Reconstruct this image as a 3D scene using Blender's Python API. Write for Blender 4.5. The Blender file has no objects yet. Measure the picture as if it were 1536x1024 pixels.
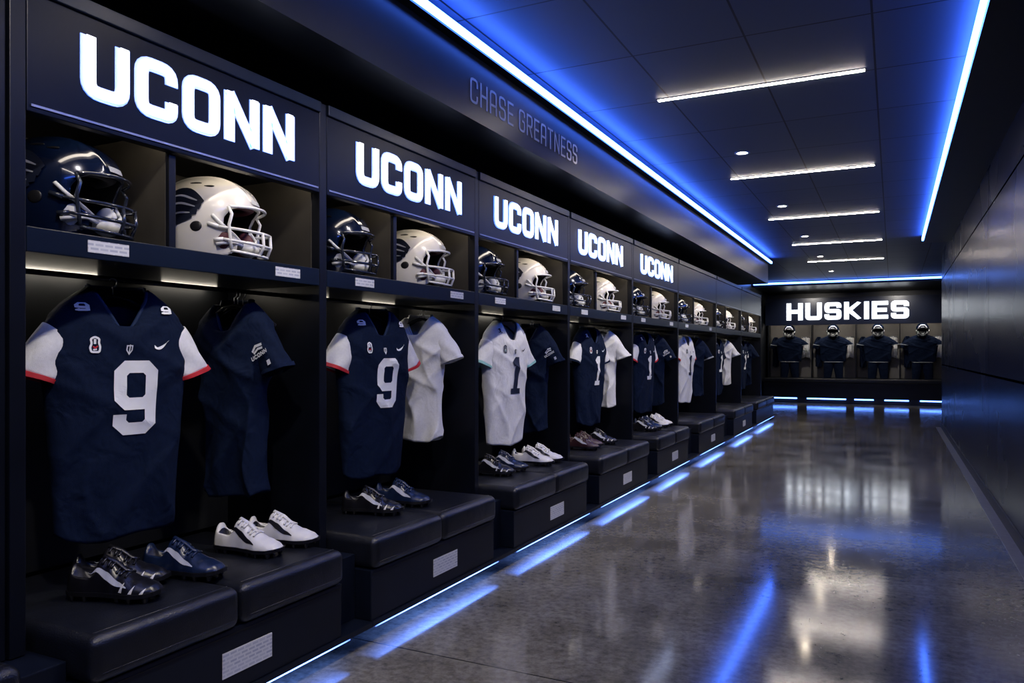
import bpy, math, random
from mathutils import Vector, Matrix
random.seed(4)
S=bpy.context.scene
COL=S.collection
try:
    S.view_settings.view_transform='Standard'
    S.view_settings.look='None'
except Exception: pass

# ------------------------------------------------------------ materials
def new_mat(name):
    m=bpy.data.materials.new(name); m.use_nodes=True
    return m, m.node_tree.nodes, m.node_tree.links, m.node_tree.nodes['Principled BSDF']
def pmat(name,col,rough=.5,metal=0,noise=0,nscale=20,bump=0,bscale=200,coat=0,spec=.5,sheen=0,wrinkle=0,wscale=9):
    m,N,L,b=new_mat(name)
    b.inputs['Base Color'].default_value=(*col,1)
    b.inputs['Roughness'].default_value=rough
    b.inputs['Metallic'].default_value=metal
    b.inputs['Coat Weight'].default_value=coat
    b.inputs['Coat Roughness'].default_value=.06
    b.inputs['Specular IOR Level'].default_value=spec
    b.inputs['Sheen Weight'].default_value=sheen
    tc=N.new('ShaderNodeTexCoord')
    if noise>0:
        n=N.new('ShaderNodeTexNoise'); n.inputs['Scale'].default_value=nscale; n.inputs['Detail'].default_value=5
        L.new(tc.outputs['Object'],n.inputs['Vector'])
        r=N.new('ShaderNodeValToRGB')
        r.color_ramp.elements[0].position=.3; r.color_ramp.elements[1].position=.7
        r.color_ramp.elements[0].color=(*[c*(1-noise) for c in col],1)
        r.color_ramp.elements[1].color=(*[min(1,c*(1+noise)) for c in col],1)
        L.new(n.outputs['Fac'],r.inputs['Fac']); L.new(r.outputs['Color'],b.inputs['Base Color'])
    last=None
    if bump>0:
        n=N.new('ShaderNodeTexNoise'); n.inputs['Scale'].default_value=bscale; n.inputs['Detail'].default_value=3
        L.new(tc.outputs['Object'],n.inputs['Vector'])
        bp=N.new('ShaderNodeBump'); bp.inputs['Strength'].default_value=bump; bp.inputs['Distance'].default_value=.002
        L.new(n.outputs['Fac'],bp.inputs['Height']); last=bp
    if wrinkle>0:
        mp=N.new('ShaderNodeMapping'); mp.inputs['Scale'].default_value=(1.2,1.0,.9); mp.inputs['Rotation'].default_value=(0,.5,0); L.new(tc.outputs['Object'],mp.inputs[0])
        n=N.new('ShaderNodeTexNoise'); n.inputs['Scale'].default_value=wscale; n.inputs['Detail'].default_value=2.5; n.inputs['Distortion'].default_value=.6
        L.new(mp.outputs[0],n.inputs['Vector'])
        bp=N.new('ShaderNodeBump'); bp.inputs['Strength'].default_value=wrinkle; bp.inputs['Distance'].default_value=.03
        L.new(n.outputs['Fac'],bp.inputs['Height'])
        if last: L.new(last.outputs['Normal'],bp.inputs['Normal'])
        last=bp
    if last: L.new(last.outputs['Normal'],b.inputs['Normal'])
    return m
def emat(name,col,st):
    m,N,L,b=new_mat(name)
    b.inputs['Base Color'].default_value=(.8,.8,.8,1)
    b.inputs['Emission Color'].default_value=(*col,1); b.inputs['Emission Strength'].default_value=st
    return m
M={}
M['lam']=pmat('locker_laminate',(.003,.0042,.008),.38,noise=.25,nscale=6,bump=.05,bscale=400,spec=.28)
M['lamb']=pmat('locker_navy_edge',(.0045,.009,.021),.32,noise=.15,nscale=9,spec=.32)
M['inner']=pmat('locker_inner',(.008,.009,.011),.5,noise=.2,nscale=8,spec=.3)
M['comp']=pmat('helmet_compartment',(.036,.033,.028),.55,noise=.15,nscale=8,spec=.3)
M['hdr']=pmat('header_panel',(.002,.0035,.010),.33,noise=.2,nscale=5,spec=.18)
M['trim']=pmat('brushed_metal',(.35,.37,.42),.35,metal=.8)
M['leather']=pmat('bench_leather',(.0065,.0078,.012),.33,noise=.2,nscale=12,bump=.6,bscale=220,wrinkle=.14,wscale=7,spec=.5)
M['drawer']=pmat('bench_drawer',(.0045,.0070,.015),.34,noise=.2,nscale=6,spec=.3)
M['black']=pmat('black_plastic',(.006,.006,.008),.4,noise=.1)
M['darkwall']=pmat('dark_wall',(.008,.010,.016),.4,noise=.2,nscale=3)
M['soffit']=pmat('soffit_paint',(.008,.009,.011),.34,noise=.25,nscale=3,spec=.25)
M['navyf']=pmat('navy_fabric',(.0040,.0098,.031),.8,noise=.15,nscale=90,bump=.6,bscale=500,wrinkle=.6,wscale=9,spec=.10)
M['navyc']=pmat('navy_collar_lit',(.009,.022,.068),.7,noise=.1,spec=.2)  # lighter than the jersey cloth: blue-lit look put into the colour
M['whitef']=pmat('white_fabric',(.70,.71,.74),.8,noise=.05,nscale=90,bump=.4,bscale=600,wrinkle=.4,wscale=8)
M['redf']=pmat('red_trim',(.50,.015,.025),.7,noise=.1)
M['tealf']=pmat('teal_trim',(.25,.50,.50),.7,noise=.1)
M['greyf']=pmat('grey_trim',(.35,.37,.42),.7,noise=.1)
M['numw']=pmat('number_white',(.80,.82,.85),.6,noise=.03,wrinkle=.2,wscale=5)
M['numn']=pmat('number_navy',(.008,.014,.04),.6,noise=.05)
M['hnavy']=pmat('helmet_navy',(.0025,.008,.032),.18,metal=.3,coat=1,noise=.1,nscale=300)
M['hwhite']=pmat('helmet_white',(.70,.68,.65),.25,coat=.8,noise=.02)
M['hin']=pmat('helmet_lining',(.02,.02,.025),.8,noise=.1)
M['emb']=pmat('emblem_dark',(.006,.009,.022),.35,noise=.1)
M['embg']=pmat('emblem_grey',(.40,.42,.46),.35,noise=.1)
M['pad']=pmat('helmet_pad',(.65,.66,.68),.6,noise=.05)
M['padr']=pmat('helmet_pad_red',(.10,.02,.03),.6,noise=.05)
M['maskd']=pmat('mask_dark',(.020,.025,.04),.18,metal=.2,coat=1,noise=.05)
M['maskw']=pmat('mask_white',(.8,.8,.8),.25,coat=.6,noise=.03)
M['shoed']=pmat('shoe_navy',(.006,.014,.042),.3,noise=.15,bump=.2)
M['shoeb']=pmat('shoe_black',(.007,.007,.010),.28,noise=.15,bump=.2)
M['shoew']=pmat('shoe_white',(.72,.71,.68),.4,noise=.04,bump=.2)
M['shoer']=pmat('shoe_maroon',(.035,.010,.014),.4,noise=.15,bump=.2)
M['shoeg']=pmat('shoe_stripe',(.6,.62,.66),.4,noise=.05)
M['led']=emat('led_blue',(.05,.165,1.0),38)
M['ledr']=emat('led_blue_cove',(.05,.165,1.0),32)
M['ledfar']=emat('led_blue_far',(.10,.25,1.0),9)
M['warm']=emat('led_warm',(1,.90,.74),12)
M['warm2']=emat('led_warm_compartment',(1,.86,.68),12)
M['lin']=emat('linear_light_lens',(1,.89,.78),68)
M['down']=emat('downlight_lens',(1,.84,.64),140)
M['sign']=emat('sign_white',(.80,.89,1),1.7)
M['halo']=emat('sign_halo_blue',(.05,.20,1.0),1.5)
M['farwarm']=emat('bay_strip_warm',(1,.9,.76),26)
M['greytext']=pmat('dim_lettering',(.34,.32,.29),.5,noise=.1)
M['bayback']=pmat('bay_back',(.20,.19,.18),.6,noise=.1,nscale=4)
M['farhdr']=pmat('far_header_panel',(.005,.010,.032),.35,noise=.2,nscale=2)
# under-bench LED: emission graded to back and ends to soften its floor reflection
m,N,L,b=new_mat('led_blue_graded'); M['ledfloor']=m
tc=N.new('ShaderNodeTexCoord'); sx=N.new('ShaderNodeSeparateXYZ'); L.new(tc.outputs['Generated'],sx.inputs[0])
def mth(op,a,bv=None):
    q=N.new('ShaderNodeMath'); q.operation=op
    if isinstance(a,(int,float)): q.inputs[0].default_value=a
    else: L.new(a,q.inputs[0])
    if bv is not None:
        if isinstance(bv,(int,float)): q.inputs[1].default_value=bv
        else: L.new(bv,q.inputs[1])
    return q.outputs[0]
fx=mth('POWER',sx.outputs['X'],1.6)
sy=mth('SINE',mth('MULTIPLY',sx.outputs['Y'],math.pi)); fy=mth('POWER',mth('MAXIMUM',sy,0.0),.45)
nz=N.new('ShaderNodeTexNoise'); nz.inputs['Scale'].default_value=3.5; L.new(tc.outputs['Object'],nz.inputs['Vector'])
fn=mth('ADD',mth('MULTIPLY',nz.outputs['Fac'],1.2),.4)
st=mth('MULTIPLY',mth('MULTIPLY',mth('MULTIPLY',fx,fy),fn),11.0); st=mth('ADD',st,.25)
b.inputs['Emission Color'].default_value=(.12,.26,1,1); L.new(st,b.inputs['Emission Strength'])
m,N,L,b=new_mat('label_card'); M['card']=m
tc=N.new('ShaderNodeTexCoord'); sx=N.new('ShaderNodeSeparateXYZ'); cx=N.new('ShaderNodeCombineXYZ')
L.new(tc.outputs['Object'],sx.inputs[0]); L.new(sx.outputs['Y'],cx.inputs['X']); L.new(sx.outputs['Z'],cx.inputs['Y'])
br=N.new('ShaderNodeTexBrick'); br.inputs['Scale'].default_value=1; br.inputs['Brick Width'].default_value=.035
br.inputs['Row Height'].default_value=.014; br.inputs['Mortar Size'].default_value=.0035
br.inputs['Color1'].default_value=(.40,.43,.52,1); br.inputs['Color2'].default_value=(.56,.58,.62,1); br.inputs['Mortar'].default_value=(.68,.69,.71,1)
L.new(cx.outputs[0],br.inputs['Vector']); L.new(br.outputs['Color'],b.inputs['Base Color']); b.inputs['Roughness'].default_value=.4

m,N,L,b=new_mat('ceiling_tile'); M['ceil']=m
tc=N.new('ShaderNodeTexCoord'); mp=N.new('ShaderNodeMapping'); mp.inputs['Location'].default_value=(.1,-.02,0)
L.new(tc.outputs['Object'],mp.inputs['Vector'])
br=N.new('ShaderNodeTexBrick'); br.offset=0; br.inputs['Scale'].default_value=1; br.inputs['Brick Width'].default_value=.65
br.inputs['Row Height'].default_value=.665*1.33; br.inputs['Mortar Size'].default_value=.006; br.inputs['Mortar Smooth'].default_value=0
br.inputs['Color1'].default_value=(.078,.098,.145,1); br.inputs['Color2'].default_value=(.092,.113,.165,1); br.inputs['Mortar'].default_value=(.006,.006,.010,1)
L.new(mp.outputs[0],br.inputs['Vector']); L.new(br.outputs['Color'],b.inputs['Base Color']); b.inputs['Roughness'].default_value=.5
b.inputs['Specular IOR Level'].default_value=.25
bp=N.new('ShaderNodeBump'); bp.inputs['Strength'].default_value=.5; bp.inputs['Distance'].default_value=.005; bp.invert=True
L.new(br.outputs['Fac'],bp.inputs['Height']); L.new(bp.outputs['Normal'],b.inputs['Normal'])

m,N,L,b=new_mat('wall_panel_satin'); M['rwall']=m
tc=N.new('ShaderNodeTexCoord'); sx=N.new('ShaderNodeSeparateXYZ'); cx=N.new('ShaderNodeCombineXYZ')
L.new(tc.outputs['Object'],sx.inputs[0]); L.new(sx.outputs['Y'],cx.inputs['X'])
ad=N.new('ShaderNodeMath'); ad.operation='ADD'; ad.inputs[1].default_value=.38; L.new(sx.outputs['Z'],ad.inputs[0]); L.new(ad.outputs[0],cx.inputs['Y'])
br=N.new('ShaderNodeTexBrick'); br.offset=0; br.inputs['Scale'].default_value=1; br.inputs['Brick Width'].default_value=2.7
br.inputs['Row Height'].default_value=1.5; br.inputs['Mortar Size'].default_value=.009; br.inputs['Mortar Smooth'].default_value=0
br.inputs['Color1'].default_value=(.007,.010,.020,1); br.inputs['Color2'].default_value=(.009,.013,.025,1); br.inputs['Mortar'].default_value=(.0,.0,.0,1)
L.new(cx.outputs[0],br.inputs['Vector']); L.new(br.outputs['Color'],b.inputs['Base Color'])
no=N.new('ShaderNodeTexNoise'); no.inputs['Scale'].default_value=1.0; no.inputs['Detail'].default_value=2; L.new(tc.outputs['Object'],no.inputs['Vector'])
mr=N.new('ShaderNodeMapRange'); mr.inputs['To Min'].default_value=.24; mr.inputs['To Max'].default_value=.30
L.new(no.outputs['Fac'],mr.inputs['Value'])
mm_=N.new('ShaderNodeMath'); mm_.operation='MAXIMUM'; L.new(mr.outputs[0],mm_.inputs[0]); L.new(br.outputs['Fac'],mm_.inputs[1]); L.new(mm_.outputs[0],b.inputs['Roughness'])
ms=N.new('ShaderNodeMapRange'); ms.inputs['To Min'].default_value=.12; ms.inputs['To Max'].default_value=0; L.new(br.outputs['Fac'],ms.inputs['Value']); L.new(ms.outputs[0],b.inputs['Specular IOR Level'])
b.inputs['IOR'].default_value=1.33

m,N,L,b=new_mat('polished_concrete'); M['floor']=m
tc=N.new('ShaderNodeTexCoord')
n1=N.new('ShaderNodeTexNoise'); n1.inputs['Scale'].default_value=1.6; n1.inputs['Detail'].default_value=9; n1.inputs['Roughness'].default_value=.7
n2=N.new('ShaderNodeTexNoise'); n2.inputs['Scale'].default_value=26; n2.inputs['Detail'].default_value=7; n2.inputs['Roughness'].default_value=.7
for n in(n1,n2): L.new(tc.outputs['Object'],n.inputs['Vector'])
r1=N.new('ShaderNodeValToRGB'); r1.color_ramp.elements[0].position=.34; r1.color_ramp.elements[1].position=.66
r1.color_ramp.elements[0].color=(.115,.106,.082,1); r1.color_ramp.elements[1].color=(.28,.26,.205,1)
L.new(n1.outputs['Fac'],r1.inputs['Fac'])
r2=N.new('ShaderNodeValToRGB'); r2.color_ramp.elements[0].position=.34; r2.color_ramp.elements[1].position=.60
r2.color_ramp.elements[0].color=(.5,.5,.5,1); r2.color_ramp.elements[1].color=(1.08,1.07,1.04,1)
L.new(n2.outputs['Fac'],r2.inputs['Fac'])
mx=N.new('ShaderNodeMix'); mx.data_type='RGBA'; mx.blend_type='MULTIPLY'; mx.inputs[0].default_value=1
L.new(r1.outputs['Color'],mx.inputs[6]); L.new(r2.outputs['Color'],mx.inputs[7])
br=N.new('ShaderNodeTexBrick'); br.offset=0; br.inputs['Scale'].default_value=1; br.inputs['Brick Width'].default_value=6
br.inputs['Row Height'].default_value=3.05; br.inputs['Mortar Size'].default_value=.004
br.inputs['Color1'].default_value=(1,1,1,1); br.inputs['Color2'].default_value=(1,1,1,1); br.inputs['Mortar'].default_value=(.12,.12,.12,1)
mp=N.new('ShaderNodeMapping'); mp.inputs['Location'].default_value=(3.1,.2,0); L.new(tc.outputs['Object'],mp.inputs[0]); L.new(mp.outputs[0],br.inputs['Vector'])
mx2=N.new('ShaderNodeMix'); mx2.data_type='RGBA'; mx2.blend_type='MULTIPLY'; mx2.inputs[0].default_value=1
L.new(mx.outputs[2],mx2.inputs[6]); L.new(br.outputs['Color'],mx2.inputs[7]); L.new(mx2.outputs[2],b.inputs['Base Color'])
mr=N.new('ShaderNodeMapRange'); mr.inputs['From Min'].default_value=.3; mr.inputs['From Max'].default_value=.7
mr.inputs['To Min'].default_value=.075; mr.inputs['To Max'].default_value=.14
L.new(n1.outputs['Fac'],mr.inputs['Value']); L.new(mr.outputs[0],b.inputs['Roughness'])
b.inputs['Specular IOR Level'].default_value=.7

# ------------------------------------------------------------ builders
def thing(name,label,cat,loc=(0,0,0),rot=0,group=None,scale=1):
    e=bpy.data.objects.new(name,None); COL.objects.link(e)
    e.empty_display_size=.1; e.location=loc; e.rotation_euler=(0,0,rot)
    e.scale=(scale,)*3 if not isinstance(scale,tuple) else scale
    e['label']=label; e['category']=cat
    if group: e['group']=group
    return e
def meshobj(name,verts,faces,mat,parent=None,smooth=False,origin=(0,0,0),label=None,mats=None,midx=None):
    me=bpy.data.meshes.new(name); me.from_pydata([tuple(v) for v in verts],[],faces); me.update()
    o=bpy.data.objects.new(name,me); COL.objects.link(o)
    for mm in (mats or [mat]): me.materials.append(M[mm] if isinstance(mm,str) else mm)
    if midx:
        for p,i in zip(me.polygons,midx): p.material_index=i
    if smooth:
        for p in me.polygons: p.use_smooth=True
    if parent is not None: o.parent=parent
    o.location=origin
    if label: o['label']=label
    return o
def boxvf(x0,x1,y0,y1,z0,z1):
    v=[(x0,y0,z0),(x1,y0,z0),(x1,y1,z0),(x0,y1,z0),(x0,y0,z1),(x1,y0,z1),(x1,y1,z1),(x0,y1,z1)]
    f=[(0,3,2,1),(4,5,6,7),(0,1,5,4),(1,2,6,5),(2,3,7,6),(3,0,4,7)]
    return v,f
def box(name,x0,x1,y0,y1,z0,z1,mat,parent=None,bevel=0,seg=2,label=None):
    c=((x0+x1)/2,(y0+y1)/2,(z0+z1)/2)
    v,f=boxvf(x0-c[0],x1-c[0],y0-c[1],y1-c[1],z0-c[2],z1-c[2])
    p=parent.location if parent is not None else (0,0,0)
    o=meshobj(name,v,f,mat,parent,origin=(c[0]-p[0],c[1]-p[1],c[2]-p[2]),label=label)
    if bevel:
        m=o.modifiers.new('bevel','BEVEL'); m.width=bevel; m.segments=seg; m.limit_method='ANGLE'
        if seg>2:
            for q in o.data.polygons: q.use_smooth=True
    return o
def solo(o,label,cat,group=None):
    o['label']=label; o['category']=cat
    if group: o['group']=group
    return o
def tube(pts,r,seg=8,closed=False):
    pts=[Vector(p) for p in pts]; n=len(pts); V=[];F=[]
    up=Vector((0,0,1)); prev=None
    for i,p in enumerate(pts):
        if closed: t=pts[(i+1)%n]-pts[i-1]
        else: t=pts[min(i+1,n-1)]-pts[max(i-1,0)]
        t.normalize()
        if prev is None:
            a=up if abs(t.z)<.9 else Vector((1,0,0))
            nrm=t.cross(a).normalized()
        else:
            nrm=(prev-t*prev.dot(t)).normalized()
        prev=nrm; b=t.cross(nrm)
        rr=r[i] if isinstance(r,(list,tuple)) else r
        for k in range(seg):
            a=2*math.pi*k/seg; V.append(p+nrm*math.cos(a)*rr+b*math.sin(a)*rr)
    m=n if closed else n-1
    for i in range(m):
        for k in range(seg):
            a=i*seg+k; b2=i*seg+(k+1)%seg; c=((i+1)%n)*seg+(k+1)%seg; d=((i+1)%n)*seg+k
            F.append((a,b2,c,d))
    if not closed:
        F.append(tuple(range(seg))[::-1]); F.append(tuple((n-1)*seg+k for k in range(seg)))
    return V,F
def merge(parts):
    V=[];F=[]
    for v,f in parts:
        o=len(V); V+=list(v); F+=[tuple(i+o for i in q) for q in f]
    return V,F
def ellipsoid(c,r,nu=16,nv=10):
    V=[];F=[]
    for j in range(nv+1):
        ph=math.pi*j/nv
        for i in range(nu):
            th=2*math.pi*i/nu
            V.append((c[0]+r[0]*math.sin(ph)*math.cos(th),c[1]+r[1]*math.sin(ph)*math.sin(th),c[2]+r[2]*math.cos(ph)))
    for j in range(nv):
        for i in range(nu):
            F.append((j*nu+i,(j+1)*nu+i,(j+1)*nu+(i+1)%nu,j*nu+(i+1)%nu))
    return V,F
def dup(src,loc,rot=None,scale=None,label=None,group=None):
    def cp(o,par):
        c=o.copy(); COL.objects.link(c); c.parent=par
        for ch in kids[o.name]: cp(ch,c)
        return c
    kids={o.name:list(o.children) for o in [src]+list(src.children_recursive)}
    n=cp(src,None); n.location=loc
    if rot is not None: n.rotation_euler=(0,0,rot) if not isinstance(rot,tuple) else rot
    if scale is not None: n.scale=(scale,)*3 if not isinstance(scale,tuple) else scale
    if label: n['label']=label
    if group: n['group']=group
    return n

# ------------------------------------------------------------ lettering
def round_path(pts,r,n,closed):
    if r<=0: return pts
    out=[];N=len(pts)
    for i,p in enumerate(pts):
        if not closed and (i==0 or i==N-1): out.append(p); continue
        a=Vector(pts[i-1]);b=Vector(p);c=Vector(pts[(i+1)%N])
        d1=(a-b);d2=(c-b); rr=min(r,d1.length*.49,d2.length*.49)
        if not closed and i==1: rr=min(r,d1.length*.95,d2.length*.49)
        p1=b+d1.normalized()*rr; p2=b+d2.normalized()*rr
        for k in range(n+1):
            t=k/n; q=p1*(1-t)**2+b*2*t*(1-t)+p2*t*t
            if n==1: q=p1*(1-t)+p2*t
            out.append((q.x,q.y))
    return out
def strip(pts,closed,w,step=None,cols=2):
    P=[Vector(p) for p in pts]
    if step:
        Q=[];n=len(P); m=n if closed else n-1
        for i in range(m):
            a=P[i];b=P[(i+1)%n]; k=max(1,int((b-a).length/step))
            for j in range(k): Q.append(a.lerp(b,j/k))
        if not closed: Q.append(P[-1])
        P=Q
    n=len(P);V=[];F=[]
    for i,p in enumerate(P):
        if closed or 0<i<n-1:
            d1=(p-P[i-1]).normalized(); d2=(P[(i+1)%n]-p).normalized()
        elif i==0: d1=d2=(P[1]-p).normalized()
        else: d1=d2=(p-P[-2]).normalized()
        t=(d1+d2); t=t.normalized() if t.length>1e-6 else d1
        nr=Vector((-t.y,t.x)); n1=Vector((-d1.y,d1.x)); k=1/max(.45,nr.dot(n1))
        for c in range(cols):
            s=(c/(cols-1)-.5)*w*k; V.append((p.x+nr.x*s,p.y+nr.y*s))
    m=n if closed else n-1
    for i in range(m):
        for c in range(cols-1):
            a=i*cols+c;b=i*cols+c+1;c2=((i+1)%n)*cols+c+1;d=((i+1)%n)*cols+c
            F.append((a,d,c2,b))
    return V,F
def glyph(ch,w,t):
    a=t/2;x0=a;x1=w-a;y0=a;y1=1-a;m=.5;D={}
    if ch=='U': return w,[([(x0,1),(x0,y0),(x1,y0),(x1,1)],0,1)]
    if ch=='C': return w,[([(x1,.66),(x1,y1),(x0,y1),(x0,y0),(x1,y0),(x1,.34)],0,1)]
    if ch=='O': return w,[([(x0,y0),(x1,y0),(x1,y1),(x0,y1)],1,1)]
    if ch=='N':
        w=w*1.06;x1=w-a; return w,[([(x0,0),(x0,1)],0,0),([(x1,0),(x1,1)],0,0),([(x0,1.0),(x1,0.0)],0,0)]
    if ch=='H': return w,[([(x0,0),(x0,1)],0,0),([(x1,0),(x1,1)],0,0),([(x0,m),(x1,m)],0,0)]
    if ch=='S': return w,[([(x1,.68),(x1,y1),(x0,y1),(x0,m),(x1,m),(x1,y0),(x0,y0),(x0,.32)],0,1)]
    if ch=='K': return w,[([(x0,0),(x0,1)],0,0),([(x0,.40),(x1+.02,1.02)],0,0),([(x0+.12,.52),(x1+.03,-.02)],0,0)]
    if ch=='I': return t,[([(a,0),(a,1)],0,0)]
    if ch=='E': return w*.92,[([(w*.92,y1),(x0,y1),(x0,y0),(w*.92,y0)],0,0),([(x0,m),(w*.85,m)],0,0)]
    if ch=='A': return w,[([(x0,0),(x0,y1),(x1,y1),(x1,0)],0,1),([(x0,.38),(x1,.38)],0,0)]
    if ch=='G': return w,[([(x1,.7),(x1,y1),(x0,y1),(x0,y0),(x1,y0),(x1,m),(w*.5,m)],0,1)]
    if ch=='R': return w,[([(x0,0),(x0,1)],0,0),([(x0,y1),(x1,y1),(x1,.46),(x0,.46)],0,1),([(w*.5,.46),(x1,0)],0,0)]
    if ch=='T': return w,[([(0,y1),(w,y1)],0,0),([(w/2,0),(w/2,1)],0,0)]
    if ch=='9': return w,[([(x0,.42),(x1,.42),(x1,y1),(x0,y1)],1,1),([(x1,.55),(x1,y0),(x0,y0),(x0,.28)],0,1)]
    if ch=='1': return w,[([(w/2,0),(w/2,1)],0,0),([(w*.12,a*.8),(w*.88,a*.8)],0,0),([(w*.2,.80),(w*.55,.97)],0,0)]
    if ch==' ': return w*.6,[]
def lettering(s,w,t,gap,r=.2,n=5,height=1,width=None,extra=0,step=None,cols=2):
    parts=[];x=0
    for ch in s:
        gw,st=glyph(ch,w,t)
        for pts,cl,rd in st:
            P=round_path(pts,r if rd else 0,n,bool(cl))
            V,F=strip(P,bool(cl),t+extra,step/height if step else None,cols)
            V=[(min(gw+extra/2,max(-extra/2,a))+x,min(1+extra/2,max(-extra/2,b))) for a,b in V]
            parts.append((V,F))
        x+=gw+gap
    tot=x-gap
    V,F=merge(parts)
    k=(width/tot) if width else height
    return [((a-tot/2)*k,(b-.5)*height) for a,b in V],F
def sign_text(name,s,parent,loc,width,height,mat,rot,thick=.012,extra=0,w=.72,t=.150,gap=.19,r=.19,n=5):
    V,F=lettering(s,w,t,gap,r,n,height,width,extra)
    o=meshobj(name,[(a,0,b) for a,b in V],F,mat,parent,origin=loc)
    o.rotation_euler=(0,0,rot)
    md=o.modifiers.new('solid','SOLIDIFY'); md.thickness=thick; md.offset=0
    return o

# ------------------------------------------------------------ helmet
A_,B_,PW=.150,.124,2.2
def hC(z): return .140 if z>0 else .25
def hside(x,z):
    v=1-abs(x/A_)**PW-abs(z/hC(z))**PW
    return B_*max(v,0)**(1/PW)
KP=[(.22,.034),(.128,.026),(.104,.010),(.090,-.014),(.088,-.040),(.100,-.062),(.118,-.084),(.112,-.122),(.080,-.146),(.030,-.148),(-.015,-.134),(-.06,-.122),(-.22,-.112),(-.22,.22),(.22,.22)]
def inpoly(x,z):
    c=False;n=len(KP)
    for i in range(n):
        a=KP[i];b=KP[i-1]
        if (a[1]>z)!=(b[1]>z) and x<(b[0]-a[0])*(z-a[1])/(b[1]-a[1])+a[0]: c=not c
    return c
def nearest(x,z):
    best=None;n=len(KP)
    for i in range(n):
        a=Vector(KP[i]);b=Vector(KP[(i+1)%n]);p=Vector((x,z));d=b-a
        t=max(0,min(1,(p-a).dot(d)/d.dot(d)));q=a+d*t;e=(q-p).length
        if best is None or e<best[0]: best=(e,q.x,q.y)
    return best
def helmet_shell():
    nu,nv=128,96;V=[];F=[]
    for j in range(nv+1):
        ph=math.pi*(j/nv)
        for i in range(nu):
            th=2*math.pi*i/nu
            d=(math.sin(ph)*math.cos(th),math.sin(ph)*math.sin(th),math.cos(ph))
            r=(abs(d[0]/A_)**PW+abs(d[1]/B_)**PW+abs(d[2]/hC(d[2]))**PW)**(-1/PW)
            V.append([d[0]*r,d[1]*r,d[2]*r])
    for j in range(nv):
        for i in range(nu):
            f=(j*nu+i,(j+1)*nu+i,(j+1)*nu+(i+1)%nu,j*nu+(i+1)%nu)
            cx_=sum(V[k][0] for k in f)/4;cz=sum(V[k][2] for k in f)/4
            if inpoly(cx_,cz): F.append(f)
    from collections import Counter
    C=Counter()
    for f in F:
        for a,b in zip(f,f[1:]+f[:1]): C[(min(a,b),max(a,b))]+=1
    bd=set()
    for (a,b),k in C.items():
        if k==1 and a!=b: bd.update((a,b))
    for k in bd:
        x,y,z=V[k]
        if z>.1: continue
        e,nx,nz=nearest(x,z)
        if abs(y)<.62*B_:
            if x>0 or z<-.05:
                v=1-abs(y/B_)**PW-abs(nz/hC(nz))**PW
                V[k]=[math.copysign(A_*max(v,0)**(1/PW),x),y,nz]
        else:
            V[k]=[nx,math.copysign(hside(nx,nz),y),nz]
    # raised centre ridges and rear shelf for a moulded look
    for v in V:
        x,y,z=v
        if z>.02:
            g=.0045*(math.exp(-((abs(y)-.042)/.010)**2))*min(1,(z-.02)/.06)
            n_=Vector((x/A_**2,y/B_**2,z/.14**2)).normalized()
            v[0]+=n_.x*g;v[1]+=n_.y*g;v[2]+=n_.z*g
    used=sorted({i for f in F for i in f});mp={o:n for n,o in enumerate(used)}
    return [V[i] for i in used],[tuple(mp[i] for i in f) for f in F]
HS=helmet_shell()
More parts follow.
